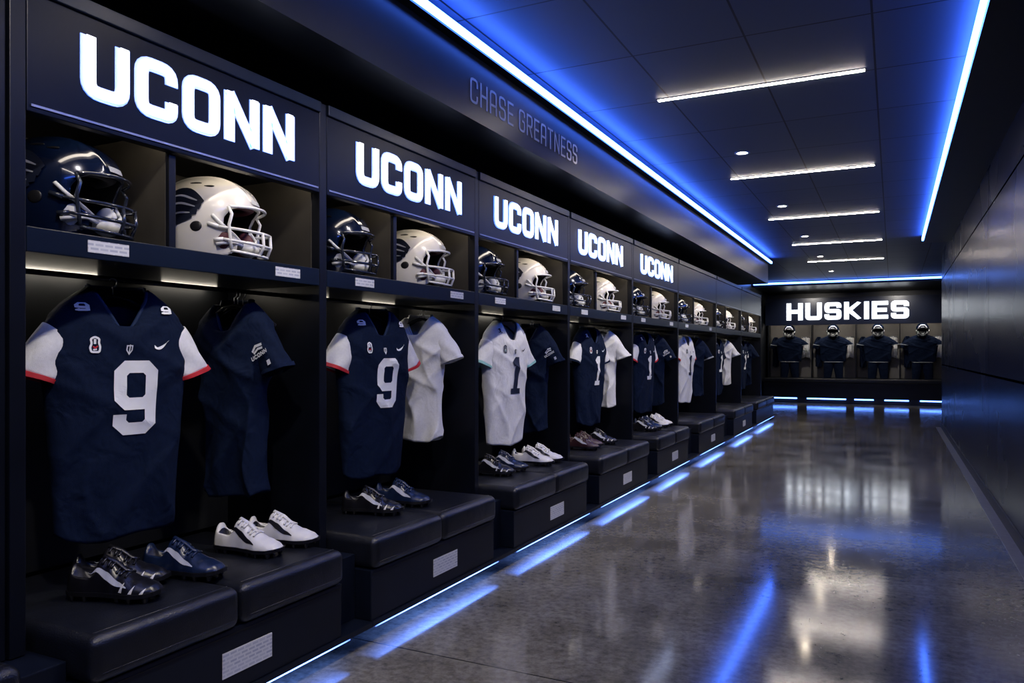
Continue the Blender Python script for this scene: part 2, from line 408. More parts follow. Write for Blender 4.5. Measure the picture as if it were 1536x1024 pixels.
def mk_helmet(shell,mask,emb1,emb2,label):
    T=thing('football_helmet',label,'helmet')
    V,F=HS; off=.150
    up=lambda vs:[(v[0],v[1],v[2]+off) for v in vs]
    o=meshobj('helmet_shell',up(V),F,None,T,smooth=True,mats=[shell,'hin'])
    sd=o.modifiers.new('solid','SOLIDIFY'); sd.thickness=.010; sd.offset=-1; sd.material_offset=1; sd.material_offset_rim=0
    for s in(-1,1):
        v,f=ellipsoid((0.014,s*(hside(.014,-.045)-.001),-.045),(.018,.004,.018)); meshobj('ear_hole',up(v),f,'black',T,smooth=True)
        for xx,zz in((.04,.092),(.0,.104)):
            v,f=ellipsoid((xx,s*hside(xx,zz)*1.0,zz),(.018,.003,.0035)); meshobj('vent',up(v),f,'black',T,smooth=True)
        v,f=ellipsoid((-.075,s*hside(-.075,-.08),-.08),(.014,.004,.006)); meshobj('vent',up(v),f,'black',T,smooth=True)
        v,f=ellipsoid((.074,s*(hside(.074,-.105)+.001),-.105),(.006,.004,.006)); meshobj('strap_snap',up(v),f,'trim',T,smooth=True)
    def arc(z,a0,a1,dz=0,rx=.120,n=20,cx0=.052):
        return [(cx0+rx*math.cos(a),.120*math.sin(a),z+dz*math.cos(a)) for a in[math.radians(a0+(a1-a0)*i/n) for i in range(n+1)]]
    P=[];rb=.0050
    P.append(tube(arc(.016,-62,62,.010,.112),rb))
    P.append(tube(arc(-.044,-78,78,-.016,.128),rb))
    P.append(tube(arc(-.082,-72,72,-.020,.128),rb))
    P.append(tube(arc(-.114,-60,60,-.022,.120),rb))
    for s in(-1,1):
        P.append(tube([(.104,s*.106,.021),(.116,s*.109,-.005),(.108,s*.110,-.040),(.110,s*.107,-.08),(.113,s*.104,-.122)],rb))
        P.append(tube([(.177,s*.030,-.058),(.180,s*.029,-.10),(.169,s*.028,-.134)],.0048))
        P.append(tube([(.080,s*.118,-.047),(.05,s*.122,-.036)],.007))
        P.append(tube([(.092,s*.112,-.088),(.066,s*.118,-.090)],.007))
    v,f=merge(P); meshobj('face_mask',up(v),f,mask,T,smooth=True)
    P=[ellipsoid((.122,0,-.108),(.030,.044,.028))]
    for s in(-1,1):
        P.append(tube([(.120,s*.035,-.105),(.112,s*.078,-.095),(.090,s*.108,-.10),(.072,s*.116,-.105)],.006))
        P.append(tube([(.120,s*.035,-.098),(.112,s*.085,-.070),(.080,s*.116,-.030),(.062,s*.122,-.008)],.005))
    v,f=merge(P); meshobj('chin_strap',up(v),f,'pad',T,smooth=True,label='white chin cup and straps')
    for s in(-1,1):
        v,f=ellipsoid((.074,s*.086,-.080),(.030,.020,.044)); meshobj('jaw_pad',up(v),f,'pad' if shell=='hnavy' else 'padr',T,smooth=True)
    v,f=tube([(.118*math.cos(a),.100*math.sin(a),.040) for a in[math.radians(d) for d in range(-70,71,10)]],.017,10); meshobj('brow_pad',up(v),f,'hin' if shell=='hnavy' else 'padr',T,smooth=True)
    n=10;vv=[];ff=[]
    for i in range(n+1):
        y=-.030+.060*i/n
        for z in(.042,.058):
            x=A_*max(0,1-abs(y/B_)**PW-abs(z/.140)**PW)**(1/PW)+.004
            vv.append((x,y,z))
    for i in range(n): ff.append((2*i,2*i+2,2*i+3,2*i+1))
    meshobj('brow_bumper',up(vv),ff,'embg',T)
    def streaks(lst,lift,s):
        P=[]
        for pts,w in lst:
            Q=round_path(pts,.02,4,False)
            V2,F2=strip(Q,False,1,.006,4)
            n=len(V2)//4
            VV=[]
            for i in range(n):
                c=Vector(((V2[4*i][0]+V2[4*i+3][0])/2,(V2[4*i][1]+V2[4*i+3][1])/2))
                tt=i/(n-1); ww=w*max(.02,math.sin(math.pi*min(1,(.12+.88*tt))))**.8
                for k in range(4):
                    d=Vector(V2[4*i+k])-c; d=d.normalized()*abs(k-1.5)/1.5*ww/2
                    VV.append((c.x+d.x,s*(hside(c.x+d.x,c.y+d.y)+lift),c.y+d.y))
            P.append((VV,F2))
        return merge(P)
    for s in(-1,1):
        v,f=streaks([([(.035,.030),(-.02,.072),(-.085,.050)],.036),([(.03,.016),(-.03,.042),(-.10,.016)],.038),([(.02,.0),(-.035,.012),(-.10,-.022)],.036),([(.005,-.012),(-.035,-.020),(-.08,-.048)],.026)],.0050,s)
        meshobj('side_emblem',up(v),f,emb1,T,smooth=True)
        v,f=streaks([([(.02,.038),(-.03,.060),(-.07,.050)],.007),([(.015,.018),(-.035,.034),(-.08,.010)],.007),([(.0,-.002),(-.04,.0),(-.075,-.022)],.006)],.0064,s)
        meshobj('emblem_streak',up(v),f,emb2,T,smooth=True)
    return T
# ------------------------------------------------------------ jersey
LV0=[(0,.214,.044),(.10,.218,.052),(.25,.226,.062),(.42,.238,.074),(.56,.250,.084),(.66,.256,.088),(.74,.250,.086),(.80,.226,.078),(.845,.185,.070),(.88,.138,.064),(.905,.100,.062)]
LVN=[(0,.185,.070),(.10,.180,.074),(.25,.176,.078),(.42,.180,.084),(.56,.195,.090),(.66,.222,.094),(.74,.238,.090),(.80,.220,.080),(.845,.180,.072),(.88,.130,.066),(.905,.092,.060)]
LV=LV0
FA=1.0
def wd(z):
    z=max(0,min(.905,z))
    for a,b in zip(LV,LV[1:]):
        if z<=b[0]:
            t=(z-a[0])/(b[0]-a[0]); return a[1]+(b[1]-a[1])*t,a[2]+(b[2]-a[2])*t
    return LV[-1][1:]
def rdg(u): return (1-abs(math.sin(u)))**2.5
def fold(x,z,ph=0):
    k=max(0,min(1,1.1-z/.75))
    f=.006*math.sin(x*30+2.2*math.sin(z*6+ph)+ph)*k
    f+=.013*rdg(x*11+z*3.0+.6*math.sin(z*9+ph)+ph)*k
    f+=.011*rdg(x*8-z*7+ph*1.7)*k
    f+=.011*rdg(x*6+z*12+ph*2.3)*math.exp(-((z-.55)/.2)**2)
    f+=.010*rdg(z*13-abs(x)*10+ph)*math.exp(-((z-.68)/.12)**2)
    return (f-.008*k)*FA
PN=2.6
def front(x,z,ph=0):
    W,D=wd(z); return -D*max(0,1-min(1,abs(x/W))**PN)**(1/PN)-fold(x,z,ph)
def torso(ph=0):
    nu=128;zs=[]
    z=0
    while z<.905: zs.append(z); z+=.0125
    zs.append(.905)
    V=[];F=[]
    for z in zs:
        W,D=wd(z)
        for i in range(nu):
            a=2*math.pi*i/nu; ca,sa=math.cos(a),math.sin(a)
            x=W*math.copysign(abs(ca)**(2/PN),ca); y=D*math.copysign(abs(sa)**(2/PN),sa)
            fl=fold(x,z,ph)*min(1,abs(sa)*2)
            y+= fl if y>0 else -fl
            zz=z
            b=max(0,(z-.76)/.145)
            if sa<0 and abs(x)<.105: zz-=b*.19*(1-abs(x)/.105)**.9
            h=max(0,1-z/.14)
            zz+=h*(.022*abs(x/W)**6-.012*(1-abs(x/W)**2)) + h*.007*math.sin(x*22+ph)
            V.append((x,y,zz))
    n=len(zs)
    for j in range(n-1):
        for i in range(nu):
            F.append((j*nu+i,j*nu+(i+1)%nu,(j+1)*nu+(i+1)%nu,(j+1)*nu+i))
    ring=[V[(n-1)*nu+i] for i in range(nu)]
    return V,F,ring
def sleeve(s,t0,t1,ph=0,grow=0):
    V=[];F=[];n=14;seg=32
    for j in range(n+1):
        t=t0+(t1-t0)*j/n
        cx_=.138+.142*t; cz=.785-.212*t**1.15-.006*math.sin(math.pi*t)
        ang=math.radians(36+36*t)
        nx,nz=math.sin(ang),math.cos(ang)
        ra=(.074+.010*t)+grow; rb=(.060-.010*t)+grow
        for i in range(seg):
            a=2*math.pi*i/seg
            wv=1+(.05*math.sin(3*a+6*t+ph)+.05*math.sin(5*a-9*t+ph*2))*min(FA,1.5)*t
            u=math.cos(a)*ra*wv; v=math.sin(a)*rb*wv
            V.append((s*(cx_+nx*u),v,cz+nz*u))
    for j in range(n):
        for i in range(seg):
            q=(j*seg+i,j*seg+(i+1)%seg,(j+1)*seg+(i+1)%seg,(j+1)*seg+i)
            F.append(q if s>0 else q[::-1])
    return V,F
def conform(V,F,cx_,cz,ph,lift=.003):
    return [(a+cx_,front(a+cx_,b+cz,ph)-lift,b+cz) for a,b in V],F
def swoosh(w,h,n=14):
    V=[];F=[]
    for i in range(n+1):
        t=i/n; x=(t-.35)*w
        top=h*(.95*t**1.6-.15*(1-t)) if t>.18 else h*(.0+ (0.18-t)*2.2-.1)
        lo=h*(t**1.25*1.0-.55*math.sin(math.pi*min(1,t*1.15))**.8-.12*(1-t))
        if i==n: top=lo
        V+= [(x,lo),(x,top)]
    for i in range(n): F.append((2*i,2*i+2,2*i+3,2*i+1))
    return V,F
def mk_jersey(body,slv,cuff,num,nummat,label,ph=0,plain=False,slv_emb=False,name='football_jersey',marks=True):
    T=thing(name,label,'jersey' if name=='football_jersey' else 'shirt')
    V,F,ring=torso(ph)
    o=meshobj('torso_cloth',V,F,body,T,smooth=True)
    md=o.modifiers.new('s','SOLIDIFY'); md.thickness=.003; md.offset=-1
    v,f=tube([Vector(p)+Vector((0,0,.0)) for p in ring],.0075,6,True)
    meshobj('collar',v,f,('navyc' if body=='navyf' else body) if not cuff=='tealf' else 'numn',T,smooth=True)
    for s in(-1,1):
        v,f=sleeve(s,0,.42 if not plain else .95,ph); o=meshobj('shoulder_panel',v,f,body,T,smooth=True)
        if not plain:
            v,f=sleeve(s,.36,.95,ph,.002); o=meshobj('sleeve',v,f,slv,T,smooth=True)
            md=o.modifiers.new('s','SOLIDIFY'); md.thickness=.003; md.offset=-1
        v,f=sleeve(s,.935,1.0,ph,.0035); o=meshobj('sleeve_cuff',v,f,cuff,T,smooth=True)
        md=o.modifiers.new('s','SOLIDIFY'); md.thickness=.005; md.offset=-1
    if num:
        w={'1':.56,'9':.58}[num]
        v,f=lettering(num,w,.165,.1,.085,1,.27,None,0,.008,4)
        v,f=conform(v,f,0.03,.50,ph,.0035); meshobj('jersey_number',v,f,nummat,T)
        for s in(-1,1):
            v,f=lettering(num,.7,.2,.1,.12,1,.030,.045,0,.006,3)
            v,f=conform([(a,b-abs(a)*.3) for a,b in v],f,s*.150,.828,ph,.009); meshobj('shoulder_number',v,f,nummat,T)
        v,f=swoosh(.062,.026); v,f=conform(v,f,.115,.685,ph,.005); meshobj('chest_mark',v,f,nummat,T)
        v1=strip([(-.009,.014),(.009,.014),(.009,-.002),(0,-.016),(-.009,-.002)],True,.004); v2=strip([(0,.018),(0,-.014)],False,.004)
        v,f=merge([v1,v2]); v,f=conform(v,f,0,.675,ph,.005); meshobj('collar_emblem',v,f,nummat,T)
        v1=strip(round_path([(-.012,-.024),(.014,-.024),(.017,-.004),(.012,.008),(.014,.022),(0,.030),(-.014,.022),(-.010,.006),(-.016,-.008)],.006,3,True),True,.007)
        v2=strip([(-.006,-.016),(.006,-.014)],False,.006); v3=strip([(0,.004),(0,.022)],False,.008)
        v,f=merge([v1,v2,v3]); v,f=conform(v,f,-.115,.69,ph,.005); meshobj('chest_patch',v,f,nummat,T)
        v,f=strip([(-.007,-.004),(.0,-.010),(.008,-.003)],False,.005); v,f=conform(v,f,-.115,.69,ph,.0065)
        meshobj('patch_detail',v,f,'redf' if nummat=='numw' else 'tealf',T)
    if slv_emb:
        def onsl(V2,s,t,oy=0,ox=0):
            out=[]
            for tx,ty in V2:
                a=-(ty+oy); b=tx+ox
                ang=math.radians(64)
                cx_=.138+.142*t; cz=.785-.212*t**1.15
                x=cx_+math.sin(ang)*b+math.cos(ang)*a; z=cz+math.cos(ang)*b-math.sin(ang)*a
                out.append((s*x,-.070,z))
            return out
        v,f=lettering('UCONN',.72,.2,.14,.2,3,.020,.105); meshobj('sleeve_lettering',onsl(v,1,.55,-.032),f,'numw',T)
        v,f=merge([strip([(-.034,-.004),(-.006,.014),(.036,.006)],False,.012),strip([(-.028,-.014),(.004,-.004),(.034,-.010)],False,.010)])
        meshobj('sleeve_emblem',onsl(v,1,.55),f,'numw',T)
        v,f=strip([(-.011,0),(.011,0)],False,.024); meshobj('sleeve_tag',onsl(v,1,.84,-.01,.034),f,'numw',T)
    return T
def mk_hanger(label='black plastic coat hanger hooked on the locker rail'):
    T=thing('coat_hanger',label,'hanger')
    pts=[(0,0,.012),(.06,0,.0),(.13,0,-.035),(.19,0,-.075)]
    v,f=tube([(-x,y,z) for x,y,z in pts[::-1]]+pts[1:],.006)
    meshobj('hanger_arm',v,f,'black',T,smooth=True)
    hk=[(0,0,.01),(0,0,.045)]+[(.016*math.sin(a)*1,0,.061-.016*math.cos(a)) for a in[math.radians(k) for k in range(20,260,24)]]
    v,f=tube(hk,.0025,6); meshobj('hook',v,f,'trim',T,smooth=True)
    return T
# ------------------------------------------------------------ shoe
def interp(tab,t):
    for a,b in zip(tab,tab[1:]):
        if t<=b[0]:
            k=(t-a[0])/(b[0]-a[0]); k=k*k*(3-2*k); return a[1]+(b[1]-a[1])*k
    return tab[-1][1]
SW=[(0,.020),(.06,.033),(.2,.037),(.38,.035),(.55,.042),(.72,.050),(.86,.045),(.95,.031),(1,.010)]
SHt=[(0,.090),(.05,.112),(.14,.104),(.26,.098),(.36,.132),(.46,.120),(.60,.088),(.76,.066),(.9,.052),(1,.030)]
ZB=.026
def sp(t,a,lift=0):
    w=interp(SW,t)+lift;h=interp(SHt,t)-.02+lift
    ca,sa=math.cos(a),math.sin(a);n=2.25
    return (-.145+.29*t, w*math.copysign(abs(ca)**(2/n),ca), ZB+h*abs(sa)**(2/n)*(1 if sa>=0 else 0))
def mk_shoe(body,accent,sole,lace,label,streak=None,plate=None):
    T=thing('football_cleat',label,'shoe')
    nt,na=48,28;V=[];F=[];mi=[]
    for j in range(nt+1):
        t=j/nt
        for i in range(na+1):
            a=math.pi*i/na; p=list(sp(t,a))
            if .07<t<.33 and abs(i-na/2)<8:
                k=math.sin(math.pi*(t-.07)/.26)**.5*(1-(abs(i-na/2)/8)**4); p[2]-=k*.05
            V.append(p)
    for j in range(nt):
        for i in range(na):
            F.append((j*(na+1)+i,j*(na+1)+i+1,(j+1)*(na+1)+i+1,(j+1)*(na+1)+i))
            t=(j+.5)/nt
            mi.append(1 if (.09<t<.31 and abs(i+.5-na/2)<7) else 0)
    F.append(tuple(range(na,-1,-1))); mi.append(0)
    meshobj('shoe_upper',V,F,None,T,smooth=True,mats=[body,'black'],midx=mi)
    V=[];n=nt
    loop=[(-.147+.294*j/n,interp(SW,j/n)*1.06+.001) for j in range(n+1)]+[(-.147+.294*j/n,-interp(SW,j/n)*1.06-.001) for j in range(n,-1,-1)]
    k=len(loop)
    for z in(.018,.032): V+=[(x,y,z+.010*max(0,(x-.08)/.06)**2*.6) for x,y in loop]
    F=[tuple(range(k))[::-1],tuple(range(k,2*k))]+[(i,(i+1)%k,k+(i+1)%k,k+i) for i in range(k)]
    meshobj('sole',V,F,plate or sole,T)
    for t,s in((.08,1),(.08,-1),(.22,1),(.22,-1),(.58,1),(.58,-1),(.72,1),(.72,-1),(.88,1),(.88,-1)):
        x=-.145+.29*t;y=s*interp(SW,t)*.78
        v,f=tube([(x,y,.019),(x,y,0)],[.012,.0065],8); meshobj('stud',v,f,sole,T)
    P=[]
    for i in range(6):
        t=.40+.05*i
        P.append(tube([sp(t+.012*((-1)**i)*math.cos(a),a,.003) for a in[math.radians(d) for d in range(58,123,8)]],.0042,6))
    P.append(tube([sp(t,math.radians(90),.004) for t in (.36,.42,.5,.6,.66)],.008,6))
    v,f=merge(P); meshobj('laces',v,f,lace,T,smooth=True)
    for s in(0,1):
        V=[];F=[];n=18
        for i in range(n+1):
            u=i/n; t=.24+.46*u
            lo=math.radians(26+30*(1-u)**2-8*math.sin(math.pi*u)); hi=lo+math.radians(18*math.sin(math.pi*min(1,(1-u)*1.1+.02))**.8+1)
            if s: lo,hi=math.pi-lo,math.pi-hi
            V+=[sp(t,lo,.0016),sp(t,hi,.0016)]
        for i in range(n): F.append((2*i,2*i+2,2*i+3,2*i+1))
        meshobj('side_stripe',V,F,accent,T)
    if streak:
        for s in(0,1):
            for q in range(3):
                VV=[];FF=[]
                for i in range(7):
                    u=i/6; a=math.radians(8+34*u); a=math.pi-a if s else a
                    t0=.62+.11*q+.05*u
                    t1=min(.99,t0+.034*(1-u)+.003)
                    VV+=[sp(min(.985,t0),a,.0022),sp(t1,a,.0022)]
                for i in range(6): FF.append((2*i,2*i+1,2*i+3,2*i+2))
                meshobj('panel_streak',VV,FF,streak,T)
    return T

# ------------------------------------------------------------ room shell
def sbox(name,*a,**k):
    o=box(name,*a,**k); o['kind']='structure'; return o
sbox('floor',-3.2,1.75,-2.5,22.9,-.1,0,'floor')
bpy.data.objects['floor'].location=(0,0,0)
me=bpy.data.objects['floor'].data
for v in me.vertices: v.co+=Vector((-.725,10.2,-.05))
sbox('ceiling',-3.2,1.75,-2.5,22.9,3.1,3.2,'ceil')
me=bpy.data.objects['ceiling'].data; bpy.data.objects['ceiling'].location=(0,0,0)
for v in me.vertices: v.co+=Vector((-.725,10.2,3.15))
sbox('wall_left',-3.3,-3.2,-2.5,22.9,0,3.1,'darkwall')
o=sbox('wall_right',.77,.87,-2.5,15.6,0,3.1,'rwall'); 
for v in o.data.vertices: v.co+=Vector(o.location)
o.location=(0,0,0)
sbox('wall_right_far',1.65,1.75,15.6,22.9,0,3.1,'darkwall')
sbox('wall_return',.87,1.65,15.5,15.6,0,3.1,'darkwall')
sbox('wall_far',-3.2,1.65,22.8,22.9,0,3.1,'darkwall')
sbox('wall_back',-3.2,.77,-2.6,-2.5,0,3.1,'darkwall')
sbox('trim_1',-3.2,-2.1,-2.5,15.0,2.62,3.02,'soffit')
sbox('trim_2',.41,.77,-2.5,13.2,2.99,3.1,'soffit')
sbox('trim_3',-3.2,1.65,20.0,22.8,2.98,3.1,'soffit')
sbox('trim_5',-2.1,-2.045,-2.5,15.0,2.985,3.02,'soffit')
sbox('baseboard_right',.755,.77,-2.5,15.6,.0,.09,'black')
M['strip']=pmat('floor_border',(.17,.165,.15),.3,noise=.2,nscale=15)
sbox('trim_4',.68,.755,-2.5,15.6,0,.006,'strip')
solo(box('cove_light_strip',-2.044,-2.022,-2.4,14.98,2.995,3.028,'led'),'long blue LED strip glowing along the soffit top edge','light strip','blue cove lights')
solo(box('cove_light_strip',.385,.409,-2.4,13.15,3.02,3.06,'ledr'),'long blue LED strip glowing beside the dark wall soffit','light strip','blue cove lights')
solo(box('cove_light_strip',-3.15,1.6,19.96,19.99,3.03,3.075,'ledfar'),'blue LED strip crossing the ceiling before the end display','light strip','blue cove lights')

for y in(-.1,2.6,5.29,8.0,10.65,13.3,15.9):
    T=thing('linear_ceiling_light','slim white linear light bar recessed in dark ceiling tiles','ceiling light',(-.82,y,3.1),group='linear ceiling lights')
    box('light_housing',-1.49,-.15,y-.020,y+.020,3.094,3.0995,'black',T)
    box('light_lens',-1.48,-.16,y-.015,y+.015,3.090,3.094,'lin',T)
def ring(r0,r1,z0,z1,n=28):
    V=[];F=[]
    for i in range(n):
        a=2*math.pi*i/n;c,s=math.cos(a),math.sin(a)
        V+=[(r0*c,r0*s,z0),(r1*c,r1*s,z0),(r1*c,r1*s,z1),(r0*c,r0*s,z1)]
    for i in range(n):
        a=4*i;b=4*((i+1)%n)
        for k in range(4): F.append((a+k,b+k,b+(k+1)%4,a+(k+1)%4))
    return V,F
def spot(loc,target,energy,size=70,col=(1,.90,.78),rad=.05):
    l=bpy.data.lights.new('added_spot','SPOT'); l.energy=energy; l.spot_size=math.radians(size); l.spot_blend=.7; l.color=col; l.shadow_soft_size=rad
    o=bpy.data.objects.new('added_spot',l); COL.objects.link(o); o.location=loc
    d=Vector(target)-Vector(loc); o.rotation_euler=d.to_track_quat('-Z','Y').to_euler()
    return o
for y in(-1.0,.9,7.0,9.74,12.4,15.1,17.9):
    T=thing('ceiling_downlight','small round recessed downlight with white trim ring','ceiling light',(-1.2,y,3.1),group='round downlights')
    v,f=ring(.045,.065,-.010,-.001); meshobj('trim_ring',v,f,'trim',T,smooth=True)
    V=[(0,0,-.006)]+[(.046*math.cos(2*math.pi*i/24),.046*math.sin(2*math.pi*i/24),-.006) for i in range(24)]
    meshobj('light_lens',V,[(0,(i+1)%24+1,i+1) for i in range(24)],'down',T)
for y,e in((.9,100),(2.6,90),(5.29,115),(7.0,105),(9.74,125),(12.4,125),(15.1,110)):
    spot((-1.1,y,3.06),(-2.55,y+.5,.95),e,95)  # spots added to brighten the locker fronts; not all have a fixture
for x in(-2.0,0.1):
    spot((x,20.9,2.95),(x,22.5,1.3),60,110,(1,.93,.84),.06)  # added front lighting for the end display, no fixture modelled

# ------------------------------------------------------------ lockers
D=[1.43,2.81,4.27,5.81,7.51,9.34,11.6,13.7,15.9]
XF=-2.36;XB=-2.95;PT=.05
sgn=[(1.617,2.575),(3.04,4.034),(4.487,5.53),(6.0,7.14),(7.76,9.02)]
for i in range(8):
    y0,y1=D[i],D[i+1];yi=y1-PT;ym=(y0+yi)/2
    lab='dark navy locker bay with glowing white lettered header sign' if i<5 else 'dark navy locker bay with blank unlit header'
    T=thing('locker',lab,'locker',(-2.65,ym,.40),group='locker row')
    box('side_panel',XB,XF,y0-PT,y0-.001,.401,2.47,'lam',T,.003)
    if i==7: box('side_panel',XB,XF,yi,y1-.001,.401,2.47,'lam',T,.003)
    yy=yi if i==7 else y1-PT-.001
    w=(yy-y0); yd=y0+w*.42-.01
    box('back_panel',XB,XB+.015,y0,yy,.485,2.44,'inner',T)
    box('shelf',XB+.016,XF,y0+.001,yy,1.627,1.705,'lamb',T,.003)
    box('compartment_back',XB+.016,XB+.022,y0+.001,yy,1.706,2.13,'comp',T)
    box('compartment_side',XB+.023,XF-.045,y0+.001,y0+.006,1.706,2.13,'comp',T)
    box('compartment_side',XB+.023,XF-.045,yy-.006,yy,1.706,2.13,'comp',T)
    box('shelf_divider',XB+.023,XF-.045,yd-.015,yd+.015,1.706,2.13,'comp',T,.002)
    box('divider_edge',XF-.044,XF-.025,yd-.015,yd+.015,1.706,2.052,'lam',T,.002)
    box('compartment_top',XB+.016,XF-.042,y0+.001,yy,2.131,2.15,'lam',T)
    box('header_panel',XF-.04,XF,y0+.001,yy,2.055,2.42,'hdr',T,.003)
    box('header_frame',XF+.0005,XF+.005,y0+.012,yy-.012,2.072,2.079,'trim',T)
    box('crown_rail',XF-.04,XF+.012,y0+.001,yy,2.421,2.47,'lamb',T,.003)
    for a,b in((y0+.03,yd-.04),(yd+.04,yy-.03)):
        box('compartment_light',XF-.068,XF-.045,a,b,2.105,2.125,'warm2',T)
    box('shelf_light',XB+.05,XB+.070,y0+.03,y0+w*.45,1.614,1.6265,'warm',T)
    box('shelf_light',XB+.05,XB+.070,y0+w*.69,y0+w*.91,1.614,1.6265,'warm',T)
    v,f=tube([(-2.6,y0+.001,1.592),(-2.6,yy-.001,1.592)],.010,10)
    meshobj('hanging_rail',[Vector(q)-T.location for q in v],f,'black',T,smooth=True)
    if i<6:
        for q in(.16,.80):
            yc=y0+w*q+.06
            box('label_card',XF+.0006,XF+.003,yc-.075,yc+.075,1.648,1.688,'card',T,label='small white printed label card')
    if i<5:
        a,b=sgn[i];yc=(a+b)/2
        sign_text('sign_lettering','UCONN',T,(XF+.010-T.location[0],yc-ym,2.257-.40),b-a,.195,'sign',math.pi/2,.004)
        sign_text('sign_halo','UCONN',T,(XF+.003-T.location[0],yc-ym,2.257-.40),(b-a)*1.012,.195,'halo',math.pi/2,.004,extra=.10)  # wider emissive letters stand in for blue bloom around the sign

T=thing('locker_end_panel','tall plain dark end panel beside the first locker','panel',(-2.65,1.33,.40))
box('panel_body',XB,XF-.01,1.29,1.375,.401,2.47,'lam',T,.003)

solo(box('locker_plinth',XB,-2.26,-1.2,16.35,.0005,.1,'black'),'continuous low black plinth under the locker benches','plinth')
BN=[(.25,1.27),(1.46,2.62),(2.83,4.02),(4.29,5.56),(5.84,7.2),(7.54,8.83),(9.38,10.9),(11.65,13.3),(13.76,15.83)]
for i,(a,b) in enumerate(BN):
    T=thing('locker_bench','black leather padded bench on navy drawer base with blue underglow','bench',(-2.5,(a+b)/2,.101),group='locker benches')
    m=(a+b)/2
    for u,v in((a,m-.003),(m+.003,b)):
        o=box('cushion',XB+.02,-2.095,u,v,.332,.48,'leather',T,.038,6)
        for zz in(.345,):
            vv,ff=tube([(-2.0965,u+.035,zz+.022),(-2.0965,v-.035,zz+.022)],.0025,6)
            meshobj('cushion_seam',[Vector(q)-T.location for q in vv],ff,'leather',T,smooth=True)
        vv,ff=tube([(-2.14,u+.03,.4797),(-2.14,v-.03,.4797)],.0025,6)
        meshobj('cushion_seam',[Vector(q)-T.location for q in vv],ff,'leather',T,smooth=True)
    box('drawer_base',XB,-2.12,a,b,.1015,.331,'drawer',T,.004)
    nb=BN[i+1][0] if i<8 else 16.3
    box('bench_infill',XB,-2.21,b+.002,nb-.002,.1015,.398,'drawer',T,.004)
    box('base_rail',-2.255,-2.110,a+.001,nb-.002,.078,.1012,'drawer',T)
    box('under_light',-2.235,-2.112,a+.02,b+.05,.071,.0775,'ledfloor',T,label='glowing blue LED strip')  # underside widened so its floor reflection spreads into a pool
    if 0<i<8:
        yc=a+(b-a)*.54
        box('label_card',-2.1195,-2.117,yc-.12,yc+.12,.165,.255,'card',T,label='white printed label card')
    box('drawer_reveal',-2.1198,-2.118,a+.01,b-.01,.310,.314,'black',T)

for s_,wd_,yc in(('CHASE',.54,3.97),('GREATNESS',.985,4.81)):
    o=sign_text('wall_lettering',s_,None,(-2.0985,yc,2.783),wd_,.140,'greytext',math.pi/2,.002,w=.56,t=.10,gap=.18,r=.14,n=2)
    solo(o,'dim grey word lettering on the dark soffit','lettering')

# ------------------------------------------------------------ helmets
HN=mk_helmet('hnavy','maskd','emb','embg','glossy navy football helmet with dark face mask on locker shelf')
HW=mk_helmet('hwhite','maskw','emb','embg','glossy white football helmet with white face mask on locker shelf')
SC=(1.42,1.30,1.23)
hz=1.7065
hn=[(1.70,2.36),(3.15,3.90),(4.64,5.44),(6.25,7.08),(8.05,8.95),(10.0,11.0),(12.15,13.1),(14.3,15.3)]
for i,(a,b) in enumerate(hn):
    if i==0:
        for H,y,r in((HN,a,24),(HW,b,22)):
            H.location=(-2.62,y,hz);H.rotation_euler=(0,0,math.radians(r));H.scale=SC;H['group']='helmets on the locker shelves'
    else:
        dup(HN,(-2.62,a,hz),math.radians(10-i*2),SC); dup(HW,(-2.62,b,hz),math.radians(14-i*2),SC)

# ------------------------------------------------------------ jerseys
jb=.655
R=lambda phi:math.radians(90-phi)
specs=[('navyf','whitef','redf','9','numw','navy football jersey with white number nine and red cuffs',1.885),
('navyf','whitef','redf','9','numw','navy football jersey with white number nine and red cuffs',3.44),
('whitef','whitef','tealf','1','numn','white football jersey with navy number one and teal cuffs',5.04),
('navyf','whitef','navyf','1','numw','navy football jersey with white number one and white sleeves',6.78),
('navyf','whitef','redf','1','numw','navy football jersey with white number one and red cuffs',8.50),
('whitef','whitef','redf','1','numn','white football jersey with navy number one and red cuffs',10.45),
('navyf','navyf','navyf','1','numw','navy football jersey hanging in a far locker',12.55),
('navyf','whitef','navyf','1','numw','navy football jersey hanging in a far locker',14.8)]
HG=mk_hanger()
first=True
FA=1.15
for k,(bd,sl,cf,nm,nmm,lab,y) in enumerate(specs):
    J=mk_jersey(bd,sl,cf,nm,nmm,lab,ph=k*1.7+.4)
    J.location=(-2.565,y,jb);J.rotation_euler=(0,0,R(9 if k else 12));J['group']='jerseys hanging in lockers'
    if first: HG.location=(-2.59,y,jb+.862);HG.rotation_euler=(0,0,R(9));HG['group']='coat hangers';first=False
    else: dup(HG,(-2.59,y,jb+.862),R(9))
side=[('navyf','navyf',1,'plain navy practice jersey with white sleeve lettering',2.50,1),
('whitef','whitef',0,'plain white short-sleeved shirt hanging sideways',3.98,0),
('navyf','navyf',1,'plain navy practice jersey with white sleeve lettering',5.58,1),
('whitef','whitef',0,'plain white short-sleeved shirt hanging sideways',7.26,0),
('navyf','navyf',1,'plain navy practice jersey hanging sideways',9.06,1),
('navyf','greyf',0,'plain navy shirt with grey cuffs hanging sideways',11.2,0),
('whitef','greyf',0,'plain pale shirt hanging sideways',13.3,0),
('navyf','navyf',0,'plain navy shirt hanging sideways',15.4,0)]
FA=2.2
LV=LVN
sideJ=[]
